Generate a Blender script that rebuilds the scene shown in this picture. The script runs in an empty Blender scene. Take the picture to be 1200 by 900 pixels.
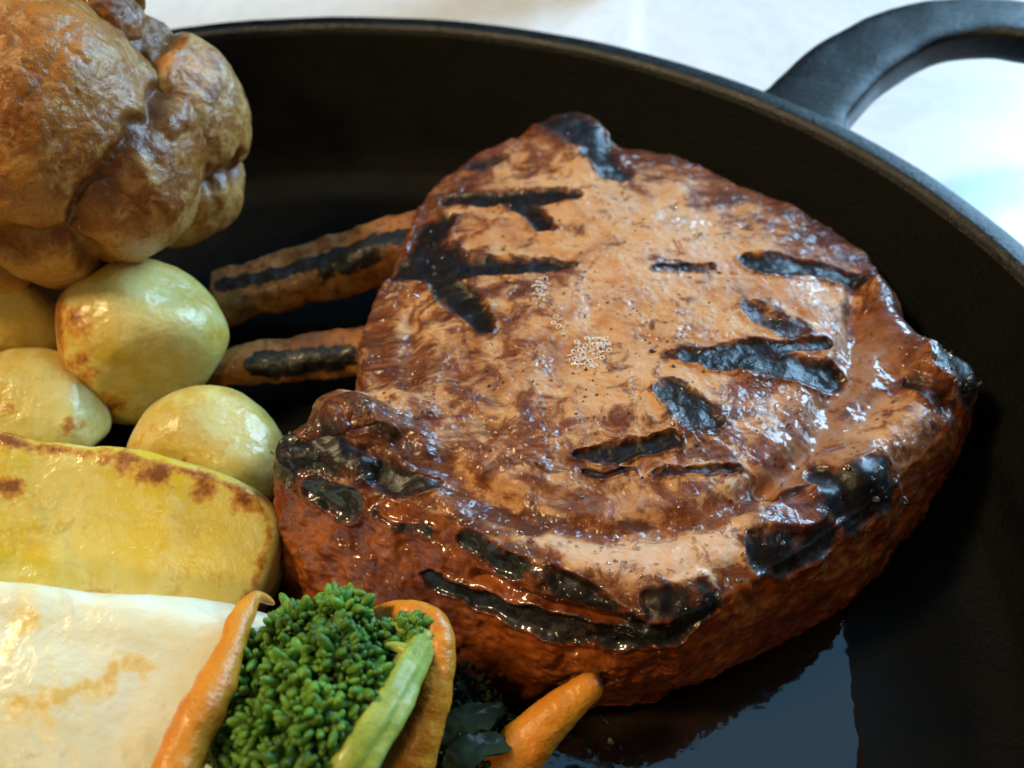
import bpy, math, random
import numpy as np
from mathutils import Vector
from mathutils.bvhtree import BVHTree
random.seed(7)
rng = np.random.default_rng(7)
S = bpy.context.scene
COL = S.collection
CM = 0.01                                   # geometry below is written in centimetres

# ------------------------------------------------------------------ camera
CAM = np.array([0.0, 0.0, 14.4]); PITCH = math.radians(45); FPX = 600 / math.tan(math.radians(27.5))
cd = bpy.data.cameras.new('camera'); cam = bpy.data.objects.new('camera', cd); COL.objects.link(cam)
cam.location = CAM * CM; cam.rotation_euler = (math.radians(90) - PITCH, 0, 0)
cd.sensor_width = 36; cd.lens = 18 / math.tan(math.radians(27.5))
cd.clip_start = 0.005; cd.clip_end = 50
cd.dof.use_dof = True; cd.dof.focus_distance = 0.142; cd.dof.aperture_fstop = 20.0
S.camera = cam
S.render.resolution_x, S.render.resolution_y = 1024, 768

# ------------------------------------------------------------------ world, lamps, exposure
w = bpy.data.worlds.new('World'); S.world = w; w.use_nodes = True
w.node_tree.nodes['Background'].inputs[0].default_value = (0.42, 0.48, 0.52, 1)
w.node_tree.nodes['Background'].inputs[1].default_value = 0.05

def area(name, loc, target, sx, sy, power, col):
    d = bpy.data.lights.new(name, 'AREA'); d.shape = 'RECTANGLE'; d.size, d.size_y = sx, sy
    d.energy = power; d.color = col
    o = bpy.data.objects.new(name, d); COL.objects.link(o); o.location = loc
    o.rotation_euler = (Vector(target) - Vector(loc)).to_track_quat('-Z', 'Y').to_euler()
    return o
area('window_light', (1.15, 1.05, 0.72), (0, 0.14, 0.02), 1.0, 0.8, 46, (0.38, 0.69, 1.0))
area('overhead_fill', (0.2, 0.8, 1.45), (0, 0.14, 0.02), 1.1, 0.8, 2.6, (0.22, 0.60, 1.0))  # added overhead fill; also gives the juice pool something to reflect
area('ceiling_lamp', (-0.66, 0.05, 0.86), (0, 0.14, 0.02), 0.16, 0.16, 9.0, (1.0, 0.78, 0.44))
area('wall_lamp', (-0.3, -0.7, 0.8), (0, 0.1, 0.02), 0.10, 0.10, 2.0, (1.0, 0.68, 0.30))
S.view_settings.view_transform = 'Standard'; S.view_settings.look = 'None'
S.view_settings.exposure = 0.25; S.view_settings.gamma = 1.0
try:
    S.cycles.use_denoising = True; S.cycles.max_bounces = 8
except Exception:
    pass

# ------------------------------------------------------------------ helpers
def ray(px, py):
    x = (px - 600) / FPX; y = (450 - py) / FPX
    c, s = math.cos(PITCH), math.sin(PITCH)
    return np.array([x, c + y * s, -s + y * c])
def at(px, py, z):
    "the point of the place, at height z, seen at this spot of the photograph"
    d = ray(px, py); return CAM + d * ((z - CAM[2]) / d[2])

def _hash(ix, iy, iz, seed):
    h = (ix * 374761393 + iy * 668265263 + iz * 2147483647 + seed * 974634541) & 0xffffffff
    h = ((h ^ (h >> 13)) * 1274126177) & 0xffffffff
    h = ((h ^ (h >> 16)) * 2246822519) & 0xffffffff
    return (h ^ (h >> 15)) & 0xffffffff
def noise(p, seed=0):
    p = np.asarray(p, float); i = np.floor(p).astype(np.int64); f = p - i
    u = f * f * f * (f * (f * 6 - 15) + 10); r = np.zeros(len(p))
    for dx in (0, 1):
        for dy in (0, 1):
            for dz in (0, 1):
                h = _hash(i[:, 0] + dx, i[:, 1] + dy, i[:, 2] + dz, seed)
                g = np.stack([(h & 1023), (h >> 10) & 1023, (h >> 20) & 1023], 1) / 511.5 - 1
                wgt = (u[:, 0] if dx else 1 - u[:, 0]) * (u[:, 1] if dy else 1 - u[:, 1]) * (u[:, 2] if dz else 1 - u[:, 2])
                r += wgt * ((f - (dx, dy, dz)) * g).sum(1)
    return r
def fbm(p, scale, octv=4, seed=0, gain=0.5):
    p = np.asarray(p) * scale; a = 1; r = 0
    for k in range(octv):
        r = r + a * noise(p, seed + k); p = p * 2.03 + 11.3; a *= gain
    return r
def sstep(a, b, x):
    t = np.clip((x - a) / (b - a), 0, 1); return t * t * (3 - 2 * t)
def catmull(pts, n, closed=False):
    pts = np.asarray(pts, float); m = len(pts); t = np.linspace(0, m if closed else m - 1, n, endpoint=not closed)
    i = np.minimum(np.floor(t).astype(int), m - 1 if closed else m - 2); f = (t - i)[:, None]
    g = (lambda k: pts[k % m]) if closed else (lambda k: pts[np.clip(k, 0, m - 1)])
    a, b, c, d = g(i - 1), g(i), g(i + 1), g(i + 2)
    return 0.5 * (2 * b + (c - a) * f + (2 * a - 5 * b + 4 * c - d) * f ** 2 + (3 * b - a - 3 * c + d) * f ** 3)

def mesh(name, v, faces, mat, parent=None, attrs=None, smooth=True, origin=None):
    "ONE mesh object; v in cm, world space; faces: list of int arrays (n,3) / (n,4)"
    v = np.asarray(v, float)
    if parent is not None: org = np.array(parent['org'])
    else: org = np.array(origin if origin is not None else [v[:, 0].mean(), v[:, 1].mean(), v[:, 2].min()])
    me = bpy.data.meshes.new(name)
    faces = [np.asarray(f, np.int32) for f in (faces if isinstance(faces, list) else [faces]) if len(f)]
    loops = np.concatenate([f.ravel() for f in faces]); tot = np.concatenate([np.full(len(f), f.shape[1], np.int32) for f in faces])
    start = np.concatenate([[0], np.cumsum(tot)[:-1]]).astype(np.int32)
    me.vertices.add(len(v)); me.vertices.foreach_set('co', ((v - org) * CM).ravel().astype(np.float32))
    me.loops.add(len(loops)); me.loops.foreach_set('vertex_index', loops.astype(np.int32))
    me.polygons.add(len(tot)); me.polygons.foreach_set('loop_start', start); me.polygons.foreach_set('loop_total', tot)
    me.polygons.foreach_set('use_smooth', np.full(len(tot), smooth))
    for k, a in (attrs or {}).items():
        at_ = me.attributes.new(k, 'FLOAT', 'POINT'); at_.data.foreach_set('value', np.asarray(a, np.float32))
    me.update(calc_edges=True); me.validate()
    me.materials.append(mat)
    o = bpy.data.objects.new(name, me); COL.objects.link(o)
    if parent is not None: o.parent = parent
    else: o.location = org * CM
    o['org'] = [float(x) for x in org]
    return o
def tag(o, label=None, cat=None, group=None, kind=None):
    if label: o['label'] = label
    if cat: o['category'] = cat
    if group: o['group'] = group
    if kind: o['kind'] = kind
    return o
def thing(name, org, label, cat, group=None):
    o = bpy.data.objects.new(name, None); COL.objects.link(o); o.location = np.array(org) * CM
    o.empty_display_size = 0.01; o['org'] = [float(x) for x in org]
    return tag(o, label, cat, group)
def grid(nu, nv, closed_u=True):
    "quads of a (nv rows) x (nu columns) sheet"
    r, c = np.meshgrid(np.arange(nv - 1), np.arange(nu if closed_u else nu - 1), indexing='ij')
    c2 = (c + 1) % nu
    return np.stack([r * nu + c, r * nu + c2, (r + 1) * nu + c2, (r + 1) * nu + c], -1).reshape(-1, 4)
def normals(v, q):
    n = np.zeros_like(v)
    fn = np.cross(v[q[:, 2]] - v[q[:, 0]], v[q[:, 3 if q.shape[1] == 4 else 1]] - v[q[:, 1 if q.shape[1] == 4 else 0]])
    if q.shape[1] == 3: fn = np.cross(v[q[:, 1]] - v[q[:, 0]], v[q[:, 2]] - v[q[:, 0]])
    for k in range(q.shape[1]): np.add.at(n, q[:, k], fn)
    return n / (np.linalg.norm(n, axis=1, keepdims=True) + 1e-12)
def sphere_dirs(nu, nv):
    th = np.linspace(0, math.pi, nv); ph = np.linspace(0, 2 * math.pi, nu, endpoint=False)
    T, P = np.meshgrid(th, ph, indexing='ij')
    d = np.stack([np.sin(T) * np.cos(P), np.sin(T) * np.sin(P), np.cos(T)], -1).reshape(-1, 3)
    return d, grid(nu, nv)[:, ::-1]
def frame_along(pts):
    t = np.gradient(pts, axis=0); t /= np.linalg.norm(t, axis=1, keepdims=True)
    up = np.array([0, 0, 1.0]); s = np.cross(t, up); s /= np.linalg.norm(s, axis=1, keepdims=True) + 1e-9
    return t, s, np.cross(s, t)
def tube(pts, radii, n=80, seg=32, flat=1.0, seed=0, amp=0.04, ns=1.2, endround=True, rings=0.0, flute=0.0, er=0.55, sq=1.0):
    "swept tube with rounded ends; returns verts, faces, along"
    p = catmull(pts, n); r = catmull(np.asarray(radii, float)[:, None], n)[:, 0]
    t, s, u = frame_along(p)
    L = np.concatenate([[0], np.cumsum(np.linalg.norm(np.diff(p, axis=0), axis=1))])
    if endround:
        for d in (L, L[-1] - L):
            e = np.clip(d / (r.max() * er), 0, 1); r = r * np.sqrt(np.clip(1 - (1 - e) ** 2, 1e-4, 1))
    a = np.linspace(0, 2 * math.pi, seg, endpoint=False)
    qp = lambda x: np.sign(x) * np.abs(x) ** sq
    dirs = s[:, None] * qp(np.cos(a))[None, :, None] + u[:, None] * (qp(np.sin(a)) * flat)[None, :, None]
    base = p[:, None] + dirs * r[:, None, None]
    nz = fbm(base.reshape(-1, 3), ns, 4, seed).reshape(n, seg)
    if rings: nz = nz + rings * fbm(np.stack([L * 2.2, L * 0, L * 0 + seed], 1), 1.5, 3, seed)[:, None]
    if flute: nz = nz + flute / max(amp, 1e-6) * r[:, None] * (np.cos(a * 4 + 0.6)[None] + 0.5 * np.cos(a * 7 + 2 + 1.5 * L[:, None]))
    v = p[:, None] + dirs * (r[:, None] + nz * amp * np.minimum(1, r / r.max() * 1.5)[:, None])[..., None]
    v = v.reshape(-1, 3); al = np.repeat(L / L[-1], seg)
    f = grid(seg, n)
    v = np.vstack([v, p[:1], p[-1:]]); al = np.concatenate([al, [0, 1]])
    k = np.arange(seg); k2 = (k + 1) % seg; b = (n - 1) * seg
    tri = np.vstack([np.stack([k2, k, np.full(seg, n * seg)], 1), np.stack([b + k, b + k2, np.full(seg, n * seg + 1)], 1)])
    return v, [f[:, ::-1], tri[:, ::-1]], al

def rot_axes(long_dir, up=(0, 0, 1)):
    x = np.array(long_dir, float); x /= np.linalg.norm(x); z = np.array(up, float); z -= x * (z @ x); z /= np.linalg.norm(z)
    return np.stack([x, np.cross(z, x), z], 1)

# ------------------------------------------------------------------ materials
class NT:
    def __init__(self, name):
        self.m = bpy.data.materials.new(name); self.m.use_nodes = True; self.t = self.m.node_tree
        self.b = self.t.nodes['Principled BSDF']
        self.tc = self.n('ShaderNodeTexCoord').outputs['Object']
        s = self.n('ShaderNodeVectorMath', operation='SCALE'); s.inputs['Scale'].default_value = 100
        self.t.links.new(self.tc, s.inputs[0]); self.co = s.outputs[0]      # centimetres
    def n(self, typ, **kw):
        x = self.t.nodes.new(typ)
        for k, v in kw.items(): setattr(x, k, v)
        return x
    def put(self, sock, v):
        if isinstance(v, bpy.types.NodeSocket): self.t.links.new(v, sock)
        elif isinstance(v, (tuple, list)) and len(v) == 3 and sock.type == 'RGBA': sock.default_value = (*v, 1)
        else: sock.default_value = v
    def noise(self, scale, detail=4, rough=0.55, dist=0.0, vec=None, stretch=None):
        x = self.n('ShaderNodeTexNoise'); v = vec or self.co
        if stretch:
            mp = self.n('ShaderNodeMapping'); mp.inputs['Scale'].default_value = stretch; self.put(mp.inputs[0], v); v = mp.outputs[0]
        self.put(x.inputs['Vector'], v); x.inputs['Scale'].default_value = scale; x.inputs['Detail'].default_value = detail
        x.inputs['Roughness'].default_value = rough; x.inputs['Distortion'].default_value = dist
        return x.outputs['Fac']
    def vor(self, scale, feature='F1', rnd=1.0, out='Distance'):
        x = self.n('ShaderNodeTexVoronoi', feature=feature); self.put(x.inputs['Vector'], self.co)
        x.inputs['Scale'].default_value = scale; x.inputs['Randomness'].default_value = rnd
        return x.outputs[out]
    def ramp(self, v, a, b, lo=0.0, hi=1.0):
        x = self.n('ShaderNodeMapRange', interpolation_type='SMOOTHSTEP'); self.put(x.inputs[0], v)
        for k, q in zip((1, 2, 3, 4), (a, b, lo, hi)): x.inputs[k].default_value = q
        return x.outputs[0]
    def mix(self, f, a, b):
        x = self.n('ShaderNodeMix', data_type='RGBA'); self.put(x.inputs[0], f); self.put(x.inputs[6], a); self.put(x.inputs[7], b)
        return x.outputs[2]
    def math(self, op, a, b=0.0, c=0.0):
        x = self.n('ShaderNodeMath', operation=op); self.put(x.inputs[0], a); self.put(x.inputs[1], b); self.put(x.inputs[2], c)
        return x.outputs[0]
    def attr(self, name):
        return self.n('ShaderNodeAttribute', attribute_name=name).outputs['Fac']
    def bump(self, h, dist, strength=1.0, prev=None):
        x = self.n('ShaderNodeBump'); self.put(x.inputs['Height'], h); x.inputs['Distance'].default_value = dist * CM
        self.put(x.inputs['Strength'], strength)
        if prev: self.put(x.inputs['Normal'], prev)
        return x.outputs[0]
    def set(self, **kw):
        names = dict(color='Base Color', rough='Roughness', spec='Specular IOR Level', metal='Metallic', normal='Normal', coat='Coat Weight',
                     coat_rough='Coat Roughness', coat_normal='Coat Normal', sss='Subsurface Weight', sss_r='Subsurface Radius', sss_s='Subsurface Scale',
                     trans='Transmission Weight', ior='IOR', sheen='Sheen Weight', alpha='Alpha', coat_ior='Coat IOR')
        for k, v in kw.items(): self.put(self.b.inputs[names[k]], v)
        return self.m

def mat_iron(name='cast iron', spec=0.10, dr=0.0):
    t = NT(name)
    n1 = t.noise(38, 5, 0.7); n2 = t.noise(1.3, 4); n3 = t.noise(9, 3)
    c = t.mix(t.ramp(n2, 0.35, 0.7), (0.0010, 0.0012, 0.0011), (0.0028, 0.0027, 0.0021))
    r = t.math('ADD', t.ramp(n2, 0.3, 0.7, 0.46 - dr, 0.6 - dr), t.ramp(n1, 0.3, 0.7, -0.05, 0.08))
    b = t.bump(n1, 0.014, 0.8); b = t.bump(n3, 0.03, 0.5, b)
    return t.set(color=c, rough=r, normal=b, spec=spec)
def mat_table():
    t = NT('pale marble')
    n = t.noise(0.16, 6, 0.6, 1.2); v = t.noise(0.35, 5, 0.6, 2.5)
    vein = t.math('SUBTRACT', 1.0, t.ramp(t.math('ABSOLUTE', t.math('SUBTRACT', v, 0.5)), 0.0, 0.05))
    c = t.mix(t.ramp(n, 0.35, 0.7), (0.72, 0.74, 0.77), (0.8, 0.8, 0.81))
    c = t.mix(t.math('MULTIPLY', vein, 0.25), c, (0.5, 0.52, 0.56))
    return t.set(color=c, rough=0.28)
def mat_chop():
    t = NT('grilled pork'); ch = t.attr('char'); fat_sheen = t.attr('fat_sheen'); br = t.attr('brown'); gr = t.attr('grease')
    n1 = t.noise(0.5, 6, 0.62, 1.0); n2 = t.noise(2.2, 7, 0.68, 0.6); n3 = t.noise(12, 4, 0.6); fib = t.noise(2.2, 6, 0.62, 0.9, stretch=(0.45, 1.5, 1))
    c = t.mix(t.ramp(n1, 0.34, 0.56), (0.36, 0.130, 0.040), (0.57, 0.300, 0.130))
    c = t.mix(t.ramp(fib, 0.53, 0.70, 0, 0.6), c, (0.60, 0.35, 0.17))
    c = t.mix(t.ramp(n2, 0.49, 0.68, 0, 0.36), c, (0.24, 0.055, 0.011))
    c = t.mix(t.ramp(t.math('ADD', fat_sheen, t.ramp(n2, 0.3, 0.7, -0.3, 0.3)), 0.2, 0.8, 0, 0.88), c, (0.62, 0.365, 0.215))
    c = t.mix(t.ramp(t.math('ADD', br, t.ramp(n2, 0.3, 0.7, -0.45, 0.45)), 0.1, 0.75, 0, 0.9), c, (0.18, 0.040, 0.007))
    c = t.mix(t.ramp(t.math('ADD', br, t.ramp(fib, 0.3, 0.7, -0.5, 0.4)), 0.45, 1.0, 0, 0.85), c, (0.060, 0.012, 0.004))
    c = t.mix(t.ramp(gr, 0.1, 0.9, 0, 0.7), c, (0.20, 0.075, 0.040))
    sp = t.math('MULTIPLY', t.ramp(t.vor(4.5), 0.09, 0.2, 1, 0), t.ramp(t.noise(2.1, 2), 0.46, 0.55))
    c = t.mix(t.math('MULTIPLY', sp, 0.85), c, (0.05, 0.018, 0.008))
    e = t.math('ADD', ch, t.math('ADD', t.ramp(n2, 0.25, 0.75, -0.46, 0.40), t.ramp(n3, 0.25, 0.75, -0.1, 0.1)))
    c = t.mix(t.ramp(e, -0.02, 0.5, 0, 0.95), c, (0.085, 0.017, 0.005))
    k = t.ramp(e, 0.30, 0.85); blk = t.mix(t.ramp(n2, 0.4, 0.7), (0.004, 0.004, 0.005), (0.016, 0.010, 0.008))
    c = t.mix(k, c, blk)
    calm = t.math('SUBTRACT', 1.0, t.math('MAXIMUM', t.math('MULTIPLY', gr, 0.85), t.math('MULTIPLY', k, 0.45)))
    b = t.bump(n2, 0.08, t.math('MULTIPLY', calm, 0.4)); b = t.bump(n3, 0.02, 0.3, b)
    lum = t.noise(3.6, 3, 0.5, 0.8); bc = t.bump(t.math('ADD', lum, t.math('MULTIPLY', n3, 0.08)), 0.11, t.math('MULTIPLY', calm, 0.85)); bc = t.bump(t.noise(1.4, 2), 0.2, 0.6, bc)
    wet = t.math('MAXIMUM', t.ramp(t.noise(1.1, 4, 0.6), 0.48, 0.68), t.math('MAXIMUM', gr, t.ramp(br, 0.3, 0.8)))
    rgh = t.mix(k, (0.55, 0.55, 0.55), (0.42, 0.42, 0.42))
    return t.set(color=c, rough=rgh, normal=b, spec=t.math('ADD', 0.2, t.math('MULTIPLY', k, 0.12)), coat=t.math('MAXIMUM', t.math('MULTIPLY', t.ramp(wet, 0, 1, 0.12, 1.0), t.math('SUBTRACT', 1.0, t.math('MULTIPLY', k, 0.8))), t.math('MULTIPLY', k, 0.12)), coat_rough=t.math('ADD', 0.06, t.math('MULTIPLY', k, 0.16)), coat_normal=bc, coat_ior=1.45,
                 sss=t.math('MULTIPLY', t.math('SUBTRACT', 1.0, k), 0.15), sss_r=(1.0, 0.35, 0.18), sss_s=0.0015)
def mat_rind():
    t = NT('roasted rind'); ch = t.attr('char')
    n1 = t.noise(0.9, 5, 0.6, 0.5); n2 = t.noise(4.2, 5, 0.65, 0.3); n3 = t.noise(17, 3, 0.6)
    c = t.mix(t.ramp(n1, 0.35, 0.65), (0.135, 0.024, 0.003), (0.31, 0.076, 0.009))
    c = t.mix(t.ramp(n2, 0.45, 0.7, 0, 0.8), c, (0.085, 0.016, 0.006))
    c = t.mix(t.math('MULTIPLY', t.attr('fat_sheen'), 0.8), c, (0.5, 0.24, 0.12))
    e = t.math('ADD', ch, t.math('ADD', t.ramp(n2, 0.25, 0.75, -0.2, 0.2), t.ramp(n3, 0.25, 0.75, -0.12, 0.12)))
    c = t.mix(t.ramp(e, 0.12, 0.5), c, (0.06, 0.012, 0.006)); k = t.ramp(e, 0.42, 0.58)
    c = t.mix(k, c, t.mix(t.ramp(n3, 0.4, 0.7), (0.008, 0.008, 0.009), (0.022, 0.018, 0.018)))
    b = t.bump(t.noise(2.6, 3, 0.5), 0.08, 0.5); b = t.bump(t.vor(5.5, 'SMOOTH_F1'), 0.05, 0.6, b); b = t.bump(t.noise(9, 3, 0.5), 0.015, 0.5, b)
    return t.set(color=c, rough=0.45, normal=b, coat=0.8, coat_rough=0.09, coat_normal=b, spec=0.25, sss=0.1, sss_r=(1, 0.3, 0.1), sss_s=0.0018)
def mat_bone():
    t = NT('roasted bone'); ch = t.attr('char')
    n1 = t.noise(1.1, 4, 0.6, 0.4); n2 = t.noise(5, 4, 0.6)
    c = t.mix(t.ramp(n1, 0.35, 0.65), (0.17, 0.058, 0.014), (0.34, 0.135, 0.034))
    c = t.mix(t.ramp(n2, 0.48, 0.68, 0, 0.8), c, (0.10, 0.028, 0.01))
    e = t.math('ADD', ch, t.ramp(n2, 0.25, 0.75, -0.3, 0.3))
    c = t.mix(t.ramp(e, 0.35, 0.6), c, (0.012, 0.010, 0.009))
    b = t.bump(n2, 0.07, 0.7)
    return t.set(color=c, rough=0.45, normal=b, coat=0.25, coat_rough=0.2, sss=0.1, sss_s=0.002)
def mat_pudding():
    t = NT('baked batter'); cr = t.attr('crease'); pale = t.attr('pale')
    n1 = t.noise(0.55, 5, 0.6, 0.5); n2 = t.noise(2.4, 5, 0.65, 0.6); n3 = t.noise(11, 4, 0.65, 0.4); wr = t.noise(5, 4, 0.6, 0.5, stretch=(0.6, 0.6, 2.2))
    c = t.mix(t.ramp(n1, 0.38, 0.62), (0.24, 0.068, 0.006), (0.45, 0.168, 0.022))
    c = t.mix(t.ramp(t.math('ADD', n2, t.math('MULTIPLY', pale, 0.28)), 0.48, 0.68, 0, 0.85), c, (0.60, 0.30, 0.085))
    c = t.mix(t.ramp(n3, 0.52, 0.7, 0, 0.6), c, (0.11, 0.032, 0.006))
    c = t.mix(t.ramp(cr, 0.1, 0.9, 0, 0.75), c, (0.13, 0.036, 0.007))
    b = t.bump(n2, 0.04, 0.3); b = t.bump(wr, 0.02, 0.35, b); b = t.bump(n3, 0.035, 0.7, b); b = t.bump(t.vor(8, 'SMOOTH_F1'), 0.03, 0.5, b); b = t.bump(t.noise(30, 3), 0.012, 0.6, b)
    return t.set(color=c, rough=0.55, normal=b, coat=0.75, coat_rough=0.08, coat_normal=b, spec=0.1, sss=0.05, sss_r=(1, 0.5, 0.2), sss_s=0.002)
def mat_potato(name, c1, c2, cmot, brown_amt, sss, b1=(0.50, 0.22, 0.03), b2=(0.20, 0.055, 0.012), bs=1.0, pm=0.42):
    t = NT(name); ed = t.attr('edge')
    n1 = t.noise(0.6, 4, 0.6, 0.4); n2 = t.noise(2.6, 5, 0.62, 0.3); n3 = t.noise(12, 4, 0.6)
    c = t.mix(t.ramp(n1, 0.36, 0.62), c1, c2); c = t.mix(t.ramp(t.noise(0.28, 3, 0.5, 0.6), 0.42, 0.6, 0, pm), c, cmot)
    c = t.mix(t.ramp(t.noise(1.1, 5, 0.65, 0.4, stretch=(1.3, 0.4, 0.4)), 0.5, 0.66, 0, 0.5), c, cmot)
    c = t.mix(t.ramp(t.noise(0.9, 5, 0.65, 1.0), 0.44, 0.62, 0, pm), c, cmot); c = t.mix(t.ramp(n2, 0.5, 0.72, 0, 0.5), c, cmot)
    c = t.mix(t.ramp(t.noise(1.7, 4, 0.6, 0.5), 0.56, 0.7, 0, 0.5), c, tuple(x * y for x, y in zip(c1, (0.85, 0.72, 0.6))))
    e = t.math('ADD', ed, t.ramp(t.noise(1.5, 4, 0.6), 0.25, 0.75, -0.6, 0.5))
    e = t.math('ADD', e, t.ramp(n3, 0.25, 0.75, -0.15, 0.15))
    c = t.mix(t.ramp(e, 0.12, 0.85, 0, brown_amt), c, b1)
    c = t.mix(t.ramp(e, 0.65, 1.35, 0, brown_amt), c, b2)
    b = t.bump(n2, 0.05 * bs, 0.35); b = t.bump(t.noise(7, 4, 0.6), 0.03 * bs, 0.45, b); b = t.bump(n3, 0.015, 0.6, b)
    return t.set(color=c, rough=0.38, normal=b, coat=0.5, coat_rough=0.1, coat_normal=b, spec=0.2, sss=sss, sss_r=(1, 0.8, 0.35), sss_s=0.004)
def mat_carrot():
    t = NT('glazed carrot'); al = t.attr('along')
    n1 = t.noise(1.0, 4, 0.6); n2 = t.noise(6, 4, 0.6, 0, stretch=(1, 1, 2.5))
    c = t.mix(t.ramp(n1, 0.35, 0.65), (0.58, 0.19, 0.012), (0.68, 0.27, 0.022))
    c = t.mix(t.ramp(n2, 0.55, 0.75, 0, 0.5), c, (0.48, 0.115, 0.012))
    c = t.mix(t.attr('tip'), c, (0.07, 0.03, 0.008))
    cx = t.n('ShaderNodeCombineXYZ'); t.put(cx.inputs[0], t.math('MULTIPLY', al, 26.0)); sm = t.n('ShaderNodeVectorMath', operation='SCALE'); sm.inputs['Scale'].default_value = 0.6
    t.put(sm.inputs[0], t.co); ad = t.n('ShaderNodeVectorMath', operation='ADD'); t.put(ad.inputs[0], cx.outputs[0]); t.put(ad.inputs[1], sm.outputs[0])
    rg = t.noise(1.0, 4, 0.65, 0, vec=ad.outputs[0]); c = t.mix(t.ramp(rg, 0.55, 0.75, 0, 0.4), c, (0.40, 0.095, 0.007))
    b = t.bump(n2, 0.04, 0.5); b = t.bump(rg, 0.025, 0.5, b); b = t.bump(t.noise(15, 3), 0.025, 0.7, b)
    return t.set(color=c, rough=0.42, normal=b, coat=0.35, coat_rough=0.1, coat_normal=b, spec=0.25, sss=0.12, sss_r=(1, 0.4, 0.1), sss_s=0.003)
def mat_green(name, a, b_, rough=0.5, tone=False):
    t = NT(name); n1 = t.noise(1.6, 4, 0.6); n2 = t.noise(9, 3, 0.6)
    f = t.ramp(n1, 0.35, 0.65)
    if tone: f = t.math('ADD', t.math('MULTIPLY', f, 0.35), t.math('MULTIPLY', t.attr('tone'), 0.75))
    c = t.mix(f, a, b_); c = t.mix(t.ramp(n2, 0.5, 0.8, 0, 0.4), c, tuple(x * 1.5 for x in b_))
    return t.set(color=c, rough=rough, normal=t.bump(n2, 0.02, 0.5), coat=0.1, coat_rough=0.2, spec=0.25, sss=0.15, sss_r=(0.5, 1, 0.2), sss_s=0.0015)
def mat_stalk():
    t = NT('broccoli stalk'); n1 = t.noise(1.2, 4, 0.6); n2 = t.noise(7, 4, 0.6, 0, stretch=(2, 2, 0.6))
    c = t.mix(t.ramp(n1, 0.35, 0.65), (0.25, 0.29, 0.035), (0.44, 0.46, 0.11)); c = t.mix(t.ramp(n2, 0.5, 0.75, 0, 0.6), c, (0.12, 0.17, 0.025))
    return t.set(color=c, rough=0.38, normal=t.bump(n2, 0.03, 0.5), coat=0.12, coat_rough=0.15, spec=0.2, sss=0.25, sss_r=(0.6, 1, 0.2), sss_s=0.002)
def mat_gravy():
    t = NT('meat juice'); n = t.noise(2.2, 3, 0.5)
    return t.set(color=(0.010, 0.006, 0.004), rough=0.05, normal=t.bump(t.noise(0.9, 3, 0.55), 0.06, 0.5, t.bump(n, 0.02, 0.3)), spec=0.6, coat=0.25, coat_rough=0.05)
def mat_plain(name, col, rough=0.5, **kw):
    t = NT(name); n = t.noise(20, 3); c = t.mix(n, col, tuple(x * 1.5 for x in col))
    return t.set(color=c, rough=rough, **kw)

IRON, RUBBED, TABLE = mat_iron(), mat_iron('rubbed cast iron', 0.42, 0.26), mat_table()

# ------------------------------------------------------------------ setting: the table
TW = 90
gx, gy = np.meshgrid(np.linspace(-TW, TW, 41), np.linspace(-60, 90, 41))
v = np.stack([gx.ravel(), gy.ravel(), np.zeros(gx.size)], 1)
tag(mesh('tabletop', v, grid(41, 41, False), TABLE, origin=(0, 0, 0)), kind='structure')

# ------------------------------------------------------------------ the skillet
PC = np.array([-3.8, 9.2]); FLOOR = 0.6; RIM = 4.1
pan = thing('skillet', (PC[0], PC[1], 0), 'black cast iron round skillet holding the whole roast dinner', 'skillet')
prof = [(0, 0.6), (6, 0.6), (10.2, 0.6), (11.0, 0.68), (11.5, 0.95), (11.8, 1.4), (12.2, 2.3), (12.65, 3.3), (12.9, 3.9), (12.95, 4.03), (13.03, 4.1), (13.16, 4.12),
        (13.34, 4.12), (13.43, 4.08), (13.47, 3.98), (13.42, 3.8), (13.3, 3.2), (12.9, 2.2), (12.3, 0.8), (12.0, 0.35), (11.4, 0.02), (0, 0.0)]
pr = np.array(prof); seg = 360
a = np.linspace(0, 2 * math.pi, seg, endpoint=False)
def dense(pr, k=4):
    out = [pr[0]]
    for p, q in zip(pr[:-1], pr[1:]):
        for i in range(1, k + 1): out.append(p + (q - p) * i / k)
    return np.array(out)
prd = dense(pr, 3)
v = np.stack([PC[0] + prd[:, None, 0] * np.cos(a), PC[1] + prd[:, None, 0] * np.sin(a), np.repeat(prd[:, 1:2], seg, 1)], -1).reshape(-1, 3)
wob = fbm(v, 0.35, 3, 5) * 0.03; v[:, 2] += np.where(v[:, 2] > 0.02, wob, 0)
gq = grid(seg, len(prd)); k0, k1 = 8 * 3, 15 * 3
mesh('bowl', v, np.vstack([gq[:seg * k0], gq[seg * k1:]]), IRON, pan)
mesh('rim', v[seg * k0:seg * (k1 + 1)], gq[:seg * (k1 - k0)], RUBBED, pan)
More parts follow.
